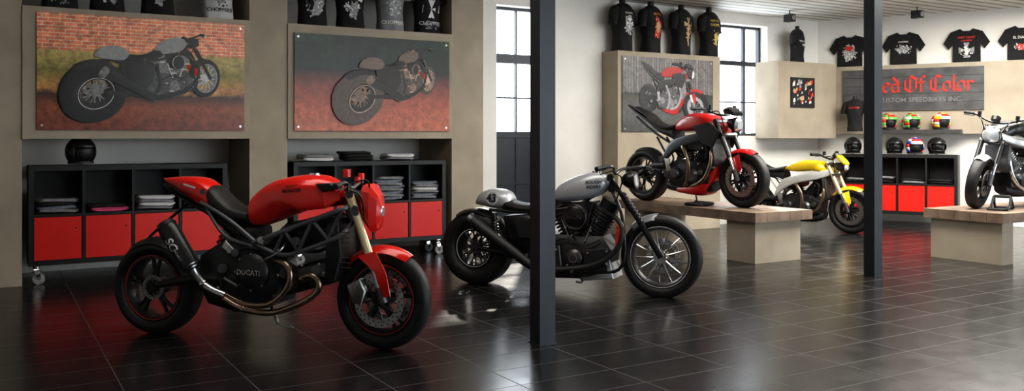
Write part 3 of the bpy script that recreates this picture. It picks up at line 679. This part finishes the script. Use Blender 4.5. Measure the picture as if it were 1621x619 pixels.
# ------------------------------------------------------ sign
LET={'e':(.48,[[(.4,.15),(.25,0),(.05,.12),(.05,.5),(.25,.62),(.4,.45),(.08,.3)]]),
'd':(.5,[[(.36,.1),(.2,0),(.05,.12),(.05,.48),(.36,.5)],[(.08,.95),(.38,.6),(.38,.1),(.45,.02)]]),
'o':(.46,[[(.2,0),(.04,.12),(.04,.5),(.22,.62),(.38,.5),(.38,.12),(.2,0)]]),'f':(.4,[[(.38,.9),(.25,.98),(.14,.85),(.14,0)],[(0,.6),(.34,.6)]]),
'l':(.28,[[(.03,.9),(.12,.98),(.12,.08),(.22,0)]]),'r':(.42,[[(0,.55),(.12,.6),(.12,0)],[(.12,.5),(.28,.62),(.38,.5)]]),
'O':(.76,[[(.35,0),(.05,.2),(.05,.75),(.35,1),(.65,.78),(.65,.2),(.35,0)],[(.32,.15),(.32,.85)]]),'C':(.68,[[(.6,.85),(.35,1),(.05,.75),(.05,.2),(.35,0),(.62,.15)],[(.3,.15),(.3,.88)]]),
'R':(.7,[[(.1,.95),(.18,.9),(.18,0)],[(.05,.8),(.35,1),(.58,.8),(.5,.58),(.2,.5)],[(.35,.5),(.6,0)]]),' ':(.22,[])}
sy=-.2; a=RW.m(1335,110,sy);b_=RW.m(1558,106,sy); z0=RW.m(1450,175,sy).z; z1=RW.m(1450,108,sy).z
sg=top('sign_board',RW.M@T(a.x,sy,z0),'dark grey plank sign with red blackletter lettering','sign'); W=b_.x-a.x;H=z1-z0
g=G(mat('grey_plank',(.075,.075,.078),.6,0,.4,6))
for i in range(5): g.box((0,-.03,H*i/5+.002),(W,0,H*(i+1)/5-.002))
g.obj('board',sg)
S="Red Of Color"; tot=sum(LET[c][0] for c in S); xe=RW.m(1397,130,sy-.04).x-a.x; xr=RW.m(1542,130,sy-.04).x-a.x; k=(xr-xe)/(tot-.7); xl=xe-.7*k
def letters(mt,n,dy):
    g=G(mt); x=0
    for c in S:
        for st in LET[c][1]:
            for (x0_,q0),(x1_,q1) in zip(st[:-1],st[1:]):
                pts=[(x0_-n[0],q0-n[1]),(x0_+n[0],q0+n[1]),(x1_+n[0],q1+n[1]),(x1_-n[0],q1-n[1])]
                ar=(x1_-x0_)*n[1]-(q1-q0)*n[0]
                if abs(ar)<1e-4: continue
                q=[(xl+(x+px_)*k,H*.44+pz*k*.95) for px_,pz in pts]
                g.add([(u,dy,v) for u,v in q]+[(u,-.03,v) for u,v in q],[[0,1,2,3],[0,4,5,1],[1,5,6,2],[2,6,7,3],[3,7,4,0]])
        x+=LET[c][0]
    return g
letters(PRED,(.055,.055),-.036).obj('lettering',sg,'red blackletter lettering')
text('CUSTOM SPEEDBIKES INC.',.1,mat('sign_grey',(.2,.2,.21),.6),(W*.56,-.032,H*.25),sg,0,0,.01)
a=RW.m(1392,205,-.45).x;b_=RW.m(1522,205,-.45).x
sh=top('wall_shelf',RW.M@T(0,0,0),'dark floating wall shelf holding painted helmets','shelf',G(STL).box((a,-.5,1.36),(b_,-.2,1.42)).mesh('wall_shelf'))
# ------------------------------------------------------ helmets
def helmet(M,cols,label,full=False,group=None):
    h=top('helmet',M,label,'helmet',None,group)
    g=G(cols[0]); n=28;m=16; R=(.125,.15,.14)
    def keep(az,el):
        fx=abs(((az+180)%360)-180)
        if el<-50: return False
        if full: return not(fx<62 and -22<el<18) 
        return not(fx<62 and el<14)
    vs=[]
    for i in range(m+1):
        el=-60+150*i/m
        for j in range(n):
            a=2*math.pi*j/n; e=math.radians(el)
            vs.append((R[0]*math.cos(e)*math.sin(a),-R[1]*math.cos(e)*math.cos(a)*(1 if el>-10 else 1.0),.12+R[2]*math.sin(e)))
    for k_ in range(len(cols)):
        g.use(cols[k_]); fs=[]
        for i in range(m):
            for j in range(n):
                el=-60+150*(i+.5)/m; az=360*(j+.5)/n
                ci=0 if len(cols)==1 else (int(i/2)+int(j/4))%len(cols)
                if keep(az,el) and ci==k_: fs.append([i*n+j,i*n+(j+1)%n,(i+1)*n+(j+1)%n,(i+1)*n+j])
        g.add(vs,fs)
    s=g.obj('shell',h); md=s.modifiers.new('s','SOLIDIFY'); md.thickness=.012; md.offset=-1
    gl=G(MBLK if not full else BLK).ball((0,.005,.12),(.105,.128,.115),18); gl.obj('lining' if not full else 'visor',h)
    G(MBLK).rev((0,0,0),[(.1,-.01),(.11,-.01),(.11,.01),(.1,.01)],24).xf(T(0,.0,.022)@Matrix.Rotation(math.pi/2,4,'X')).obj('neck_trim',h)
    return h
p=L.m(128,262,TF+.12); helmet(T(p.x,p.y,1.052)@RZ(.5),[BLK],'glossy black open-face helmet on the storage cabinet')
GRN=mat('green_paint',(.15,.5,.1),.3,coat=.5); BLU=mat('blue_paint',(.03,.06,.35),.3,coat=.5)
for i,(px,cols,lb) in enumerate([(1406,[PTAN,GRN,PRED],'tan and green painted helmet on the wall shelf'),(1443,[GRN,WHT,GRN,PRED],'green and white painted helmet on the wall shelf'),(1490,[YEL,WHT,PRED],'yellow and white painted helmet on the wall shelf')]):
    x=RW.m(px,190,-.35).x; helmet(RW.M@T(x,-.35,1.42)@RZ(.9),cols,lb,False,'helmets on the wall shelf')
# ------------------------------------------------------ cabinets
KEY=mat('dark_keyhole',(.01,.01,.01),.5)
RBOX=mat('red_lacquer_front',(.68,.018,.01),.4,0,.04,5)
CABB=mat('black_laminate',(.008,.008,.008),.5,0,.15,4)
def cabinet(M,W,label,ncols=4,D=.39):
    c=top('storage_cabinet',M,label,'cabinet'); t=.045; z0=.17;z1=1.05; H=z1-z0; zm=z0+H/2
    g=G(CABB); g.box((0,0,z0),(W,D,z0+t)); g.box((0,0,z1-t),(W,D,z1)); g.box((0,.0,zm-.012),(W,D,zm+.012)); g.box((0,D-.01,z0),(W,D,z1))
    cw=(W-t)/ncols
    for i in range(ncols+1):
        w=t if i in(0,ncols) else .022; x=i*cw+t/2; g.box((x-w/2 if i else 0,0.001,z0+.001),(x+w/2 if i<ncols else W,D-.001,z1-.001))
    g.obj('body',c)
    for i in range(ncols):
        g=G(RBOX); g.box((i*cw+t/2+.017,.004,z0+t+.002),((i+1)*cw+t/2-.017,.02,zm-.016)); 
        g.use(KEY).cyl(((i+.85)*cw+t/2,.0035,zm-.12),((i+.85)*cw+t/2,.006,zm-.12),.008,n=10); g.obj('door',c,'red cabinet door')
    for x in(.07,W-.07):
        for y in(.06,D-.06):
            g=G(CHR); g.cyl((x,y,z0),(x,y,z0-.05),.014); g.box((x-.02,y-.025,z0-.012),(x+.02,y+.025,z0)); g.plate([(x-.03,0,z0-.03),(x+.02,0,z0-.03),(x+.03,0,.05),(x-.0,0,.05)],y-.022,y-.018,.003); g.plate([(x-.03,0,z0-.03),(x+.02,0,z0-.03),(x+.03,0,.05),(x,0,.05)],y+.022,y+.018,.003)
            g.use(PGRY); g.rev((x+.012,y,.05),[(.05,-.014),(.05,.014),(.012,.016),(.012,-.016)],20); g.obj('caster',c,'chrome swivel caster wheel')
    return c,cw,t
def foldmesh(mt,sd=0):
    g=G(mt); R=[]
    for z,s in((0,.9),(.006,1),(.022,1),(.03,.92)):
        R.append([Vector((.165*s*math.copysign(abs(math.cos(a))**.35,math.cos(a))+.006*math.sin(5*a+z*90+sd),.13*s*math.copysign(abs(math.sin(a))**.35,math.sin(a)),z+.006*math.sin(a*3+sd))) for a in [2*math.pi*j/32 for j in range(32)]])
    return g.rings(R).mesh('folded_shirt')
FM={k:foldmesh(m_,i) for i,(k,m_) in enumerate((('black',CBLK),('grey',CGRY),('white',CWHT),('pink',CPNK),('blue-grey',CDEN)))}
def stack(M,x,y,z,cols,where='in the cabinet',grp='folded clothes in the cabinets'):
    for i,c in enumerate(cols):
        top('folded_shirt',M@T(x+random.uniform(-.015,.015),y+random.uniform(-.01,.01),z+.006+i*.031)@RZ(random.uniform(-.1,.1)),f'{c} folded shirt stacked {where}','shirt',FM[c],grp)
ZM=.17+.44+.0125
M1=T(sx(45,8.72),8.72,0); W1=sx(360,8.72)-sx(45,8.72)
c,cw,t=cabinet(M1,W1,'black storage cabinet with red doors on casters beneath a large poster')
for i,cols in enumerate([['grey','blue-grey','black','grey'],['pink','black'],['grey','white','grey','white'],['black','grey','black']]):
    stack(M1,(i+.5)*cw+t/2,.16,ZM,cols)
M2=T(sx(465,8.72),8.72,0); W2=sx(706,8.72)-sx(465,8.72)
c,cw,t=cabinet(M2,W2,'black storage cabinet with red doors on casters beneath the second poster')
for i,cols in enumerate([['grey','black','white'],['black','grey','grey'],['blue-grey','grey','blue-grey','grey','blue-grey','grey','blue-grey','grey'],['grey','blue-grey','grey','white','grey','blue-grey']]):
    stack(M2,(i+.5)*cw+t/2,.16,ZM,cols)
for x,cols in((.28,['white','grey']),(.72,['black','black','black']),(1.2,['grey','white'])): stack(M2,x,.18,1.053,cols,'on top of the cabinet','folded shirts on the cabinet top')
yo=-.75
a=RW.m(1330,340,yo).x;b_=RW.m(1516,340,yo).x
M3=RW.M@T(a,yo,0); c,cw,t=cabinet(M3,b_-a,'black storage cabinet with red doors under the helmet shelf')
for i,cols in enumerate([['black','grey'],['black','black','grey'],['grey','black'],['black','black']]): stack(M3,(i+.5)*cw+t/2,.18,ZM,cols)
for px,cols,lb,fu in((1350,[BLK],'black full-face helmet on the cabinet',True),(1416,[BLK],'black full-face helmet on the cabinet',True),(1448,[BLU,WHT,PRED],'blue white and red patterned helmet on the cabinet',False),(1483,[BLK],'large black full-face helmet on the cabinet',True)):
    x=RW.m(px,240,yo+.18).x; helmet(RW.M@T(x,yo+.18,1.05)@RZ(.5),cols,lb,fu,'helmets on the cabinet')
# ------------------------------------------------------ shirts on busts
def torso(mt,k=.74):
    g=G(mt); R=[]
    for z,w,d in((0,.19,.11),(.02,.205,.12),(.2,.19,.115),(.38,.215,.13),(.52,.235,.12),(.6,.21,.1),(.645,.12,.075),(.66,.075,.06)):
        R.append((z,w*k,d))
    R=cr(R,4)
    g.rings([[Vector((w*math.copysign(abs(math.cos(a))**.8,math.cos(a)),d*math.copysign(abs(math.sin(a))**.8,math.sin(a))+.006*math.sin(6*a+z*14),z)) for a in [2*math.pi*j/32 for j in range(32)]] for z,w,d in R])
    for s in(-1,1): g.tube([(s*.12,0,.57),(s*.18,0,.53),(s*.215,-.01,.4),(s*.22,-.01,.36)],[.06,.07,.06,.062],14)
    g.use(MBLK); g.tube([(0,0,.64),(0,0,.72)],[.045,.04],14,False); g.tube([(0,0,.72),(0,0,.728)],[.04,.02],14,False)
    return g.mesh('shirt')
TM={'b':torso(CBLK),'g':torso(CGRY),'w':torso(CWHT)}
TB=bvh(TM['b'])
def cross(g,cx,cz,r):
    for i in range(4):
        a=i*math.pi/2; q=[]
        for u,v in((0,0),(-.42,1),(.42,1)): q.append((cx+r*(u*math.cos(a)-v*math.sin(a)),0,cz+r*(u*math.sin(a)+v*math.cos(a))))
        g.add([Vector((p[0],-.3,p[2])) for p in q],[[0,1,2]])
def blot(g,cx,cz,rx,rz,n=22):
    q=[]
    for i in range(n):
        k=random.uniform(.55,1); q.append((cx+rx*k*math.cos(2*math.pi*i/n),-.3,cz+rz*k*math.sin(2*math.pi*i/n)))
    g.add([Vector((cx,-.3,cz))]+[Vector(p) for p in q],[[0,1+i,1+(i+1)%n] for i in range(n)])
def specks(g,cx,cz,rx,rz,n=26,s=.014):
    for i in range(n):
        a=random.uniform(0,6.28); r=math.sqrt(random.random()); blot(g,cx+rx*r*math.cos(a),cz+rz*r*math.sin(a),random.uniform(.5,1.4)*s,random.uniform(.5,1.4)*s,6)
def prints(des,o,place):
    lay=0
    for kind,*a in des:
        lay+=.0006
        if kind=='t':
            s,size,mt,z=a; place(None,lay,(s,size,mt,z))
        else:
            g=G(a[0]); {'x':cross,'b':blot,'s':specks}[kind](g,*a[1:]); place(g,lay,None)
def bust(M,c,design,label,group,k=1.0):
    o=top('shirt_bust',M@Matrix.Scale(k,4),label,'t-shirt',None,group)
    link('shirt',TM[c],o)
    def place(g,lay,t):
        if t: 
            r=text(t[0],t[1],t[2],(0,-.2,t[3]),o,0,0,.02,TB,'print')
            for v in r.data.vertices: v.co.y-=lay
        else: me=g.mesh('print'); project(me,TB,.003+lay); link('print',me,o)
    prints(design,o,place)
    return o
ZT=2.47
for px,des,lb in ((985,[('b',PGRY,0,.36,.1,.15),('s',PWHT,0,.36,.1,.14),('x',PWHT,0,.38,.07),('t','CHOPPERS',.032,PWHT,.52)],'black t-shirt with grey cross print on a bust'),
    (1030,[('b',PRED,0,.34,.085,.19),('s',PTAN,0,.36,.07,.15),('b',PTAN,0,.36,.05,.1),('t','MOTOR',.045,PORG,.54)],'black t-shirt with red and tan print on a bust'),
    (1078,[('x',PTAN,0,.44,.09),('b',PTAN,0,.24,.03,.16),('s',PTAN,0,.34,.06,.16),('b',PTAN,0,.3,.07,.03)],'black t-shirt with tan cross print on a bust'),
    (1122,[('t','WEST COAST',.038,PYEL,.52),('t','CHOPPERS',.05,PYEL,.46),('b',PYEL,0,.26,.06,.13),('s',PTAN,0,.28,.09,.12)],'black t-shirt with yellow lettering on a bust')):
    x=sx(px,TM2+.16); bust(T(x,TM2+.16,ZT)@RZ(.25),'b',des,lb,'shirts above the poster block',1.0)
x=sx(1262,9.35); bust(T(x,9.35,2.46)@RZ(.35),'b',[('t','West Coast',.055,PWHT,.42),('s',PWHT,0,.35,.08,.02)],'black t-shirt with white script on a bust','shirts above the corner box',.8)
DES=[[('x',PWHT,0,.28,.1),('t','CHOPPERS',.055,PWHT,.12),('s',PGRY,0,.1,.1,.05)],[('b',PGRY,0,.25,.11,.2),('s',PWHT,.0,.25,.1,.18),('b',PBLK,.0,.3,.03,.05)],[('s',PWHT,0,.3,.11,.16,50,.018),('b',PGRY,0,.2,.07,.12)],[('t','CHOPPERS',.055,PWHT,.1),('b',PGRY,0,.28,.1,.13),('s',PWHT,0,.28,.09,.12)]]
for i,(px,c) in enumerate([(95,'b'),(170,'b'),(250,'b'),(345,'w')]):
    x=sx(px,TF+.18); bust(T(x,TF+.2,2.46),c,DES[i%4] if c!='w' else [('t','CHOPPERS',.05,PBLK,.1),('s',PBLK,0,.2,.1,.1),('b',PGRY,0,.25,.08,.1)],('white' if c=='w' else 'black')+' printed t-shirt on a bust on the wall ledge','shirts on the wall ledge',1.0)
for i,(px,c) in enumerate([(495,'b'),(555,'b'),(618,'g'),(677,'b')]):
    x=sx(px,TF+.18); bust(T(x,TF+.2,2.46),c,DES[(i+1)%4] if i<3 else DES[0],{'b':'black','g':'grey'}[c]+' printed t-shirt on a bust on the wall ledge','shirts on the wall ledge',1.0)
def flat(px,des,lb,hw=.34,yy=-.03):
    p=RW.m(px,98,yy); z0=2.44
    o=top('hanging_shirt',RW.M@T(p.x,yy,z0)@Matrix.Diagonal((.86,1,.95,1)),lb,'t-shirt',None,'shirts pinned on the wall')
    g=G(CBLK); 
    body=[(-.22,0),(.22,0),(.215,.28),(.25,.47),(.1,.52),(.05,.485),(-.05,.485),(-.1,.52),(-.25,.47),(-.215,.28)]
    g.rings([[Vector((a,y,b)) for a,b in body] for y in(-.015,.02)])
    for s in(-1,1): g.rings([[Vector((s*a,y,b)) for a,b in [(.21,.28),(.28,.2),(.36,.3),(.25,.47)]] for y in(-.013,.018)])
    g.obj('shirt',o)
    def place(g,lay,t):
        if t: text(t[0],t[1],t[2],(0,-.0185-lay,t[3]),o,0,0,.02,None,'print')
        else:
            for v in g.v: v.y=-.017-lay
            g.obj('print',o)
    prints(des,o,place)
flat(1345,[('b',PGRY,0,.22,.14,.17),('s',PWHT,0,.22,.13,.16,40),('b',PRED,0,.3,.09,.05),('x',PWHT,0,.16,.06)],'black t-shirt with red and grey print pinned on the wall')
flat(1430,[('b',PGRY,0,.24,.15,.08),('s',PWHT,0,.24,.15,.08,30),('t','CHOPPERS',.035,PWHT,.36)],'black t-shirt with grey print pinned on the wall')
flat(1530,[('t','WEST COAST',.045,PRED,.38),('t','CHOPPERS',.035,PRED,.33),('x',PGRY,0,.18,.12),('b',PWHT,0,.17,.04,.09),('s',PWHT,0,.17,.1,.1,20)],'black t-shirt with red lettering and grey cross pinned on the wall')
flat(1618,[('t','EL DIABLO',.055,PWHT,.34),('b',PRED,0,.2,.12,.06),('s',PWHT,0,.2,.12,.06)],'black t-shirt with white lettering pinned on the wall')
p=RW.m(1357,170,-.26); bust(RW.M@T(p.x,-.45,1.42-.02),'b',[('t','CUSTOM',.05,PRED,.48)],'black t-shirt with red lettering standing by the sign','shirts above the corner box',.75)
# ------------------------------------------------------ benches
WOOD=mat('worn_dark_wood',(.2,.14,.1),.5,0,.45,5,.4)
def bench(x0,x1,y0,y1,legs,label):
    o=top('display_bench',T(x0,y0,0),label,'bench'); W=x1-x0;D=y1-y0
    g=G(WOOD); n=5; along=D>W
    for i in range(n):
        if along: g.box((W*i/n+.002,0,BZ-.1),(W*(i+1)/n-.002,D,BZ))
        else: g.box((0,D*i/n+.002,BZ-.1),(W,D*(i+1)/n-.002,BZ))
    g.obj('bench_top',o,'thick worn plank top')
    for l in legs: G(CONC).box((l[0],l[1],0),(l[2],l[3],BZ-.1)).obj('leg',o,'beige plastered support block')
N1=c2w(2.5,8.96); bx,by=N1.x,N1.y
bench(bx-.06,bx+.80,by-.06,8.69,[(.06,.06,.74,.46),(.06,1.85,.74,2.2)],'display bench with plank top on plastered blocks')
N2=c2w(4.98,8.87)
bench(N2.x-.06,N2.x+2.8,N2.y-.06,N2.y+.82,[(.06,.05,.26,.83),(2.4,.05,2.7,.83)],'display bench with plank top beneath the black motorcycle')
top('folded_cloth',T(bx+.17,by+1.0,BZ+.006)@RZ(.4),'dark folded cloth lying on the bench','cloth',foldmesh(CBLK))
# small black wheel stand beside the silver and black motorcycle
q=c2w(5.22,9.3); g=G(MBLK)
for s in(-1,1): g.tube([(-.16,s*.09,.015),(-.02,s*.09,.03),(.06,s*.08,.14)],.014,8,False); g.tube([(.06,s*.08,.14),(.14,s*.09,.015)],.012,8,False)
g.tube([(-.16,-.09,.015),(-.16,.09,.015)],.014,8,False); g.tube([(.14,-.09,.015),(.14,.09,.015)],.014,8,False); g.tube([(.06,-.08,.14),(.06,.08,.14)],.016,8,False)
top('wheel_stand',T(q.x,q.y,BZ)@RZ(.3),'small black tubular wheel stand on the bench','stand',g.mesh('wheel_stand'))
for px,py in((859,543),(1382,436)):
    p=floorpt(px,py); w=.058
    g=G(POST); g.box((-w,-w,.005),(w,w,ZC)); g.box((-.066,-.066,0),(.066,.066,.005)); g.box((-w-.004,-w-.004,ZC-.2),(w+.004,w+.004,ZC))
    top('steel_column',T(p.x,p.y,0),'square anthracite steel support column','column',g.mesh('steel_column'),'steel columns')
for fr_,px,py in((L,1250,18),(RW,1452,8)):
    y=9.0 if fr_ is L else -.9; q=fr_.m(px,py,y); w=fr_.M@q
    o=top('spotlight',T(w.x,w.y,min(w.z,ZC-.1)),'small black ceiling spotlight','lamp'); h=ZC-min(w.z,ZC-.1)
    G(STL).cyl((0,0,.02),(0,0,h),.01).obj('bracket',o); g=G(BLK).box((-.05,-.07,-.07),(.05,.07,.04)); g.use(PGRY).cyl((0,-.071,-.015),(0,-.078,-.015),.036); g.obj('lamp_head',o)
# ================================================================ LIGHT
w=bpy.data.worlds.new('World'); SC.world=w; w.use_nodes=True; bg=w.node_tree.nodes['Background']; bg.inputs[0].default_value=(.86,.93,1,1); bg.inputs[1].default_value=9
def area(name,loc,rot,size,power,col):
    l=bpy.data.lights.new(name,'AREA'); l.shape='RECTANGLE'; l.size,l.size_y=size; l.energy=power; l.color=col
    o=bpy.data.objects.new(name,l); SC.collection.objects.link(o); o.location=loc; o.rotation_euler=rot; return o
area('ceiling_fill',(3,5,3.15),(0,0,0),(5,1.5),85,(1,.94,.85))  # added fill without a fixture, kept weak for the darker left side
area('ceiling_fill',(9.5,5.5,3.15),(0,0,0),(5,2.5),520,(1,.96,.88))  # added fill without a fixture, brightens the right side and its wall
s=bpy.data.lights.new('sun','SUN'); s.energy=4; s.angle=.02; s.color=(1,.93,.82)
so=bpy.data.objects.new('sun',s); SC.collection.objects.link(so); so.rotation_euler=Vector((-2.1,-3.0,-2.0)).to_track_quat('-Z','Y').to_euler()
# camera
cd=bpy.data.cameras.new('camera'); cd.sensor_width=36; cd.lens=F/1621*36; cd.shift_y=-(309.5-HY)/1621; cd.clip_start=.05
co=bpy.data.objects.new('camera',cd); SC.collection.objects.link(co); co.location=CAM; co.rotation_euler=(math.pi/2,0,-TH); SC.camera=co
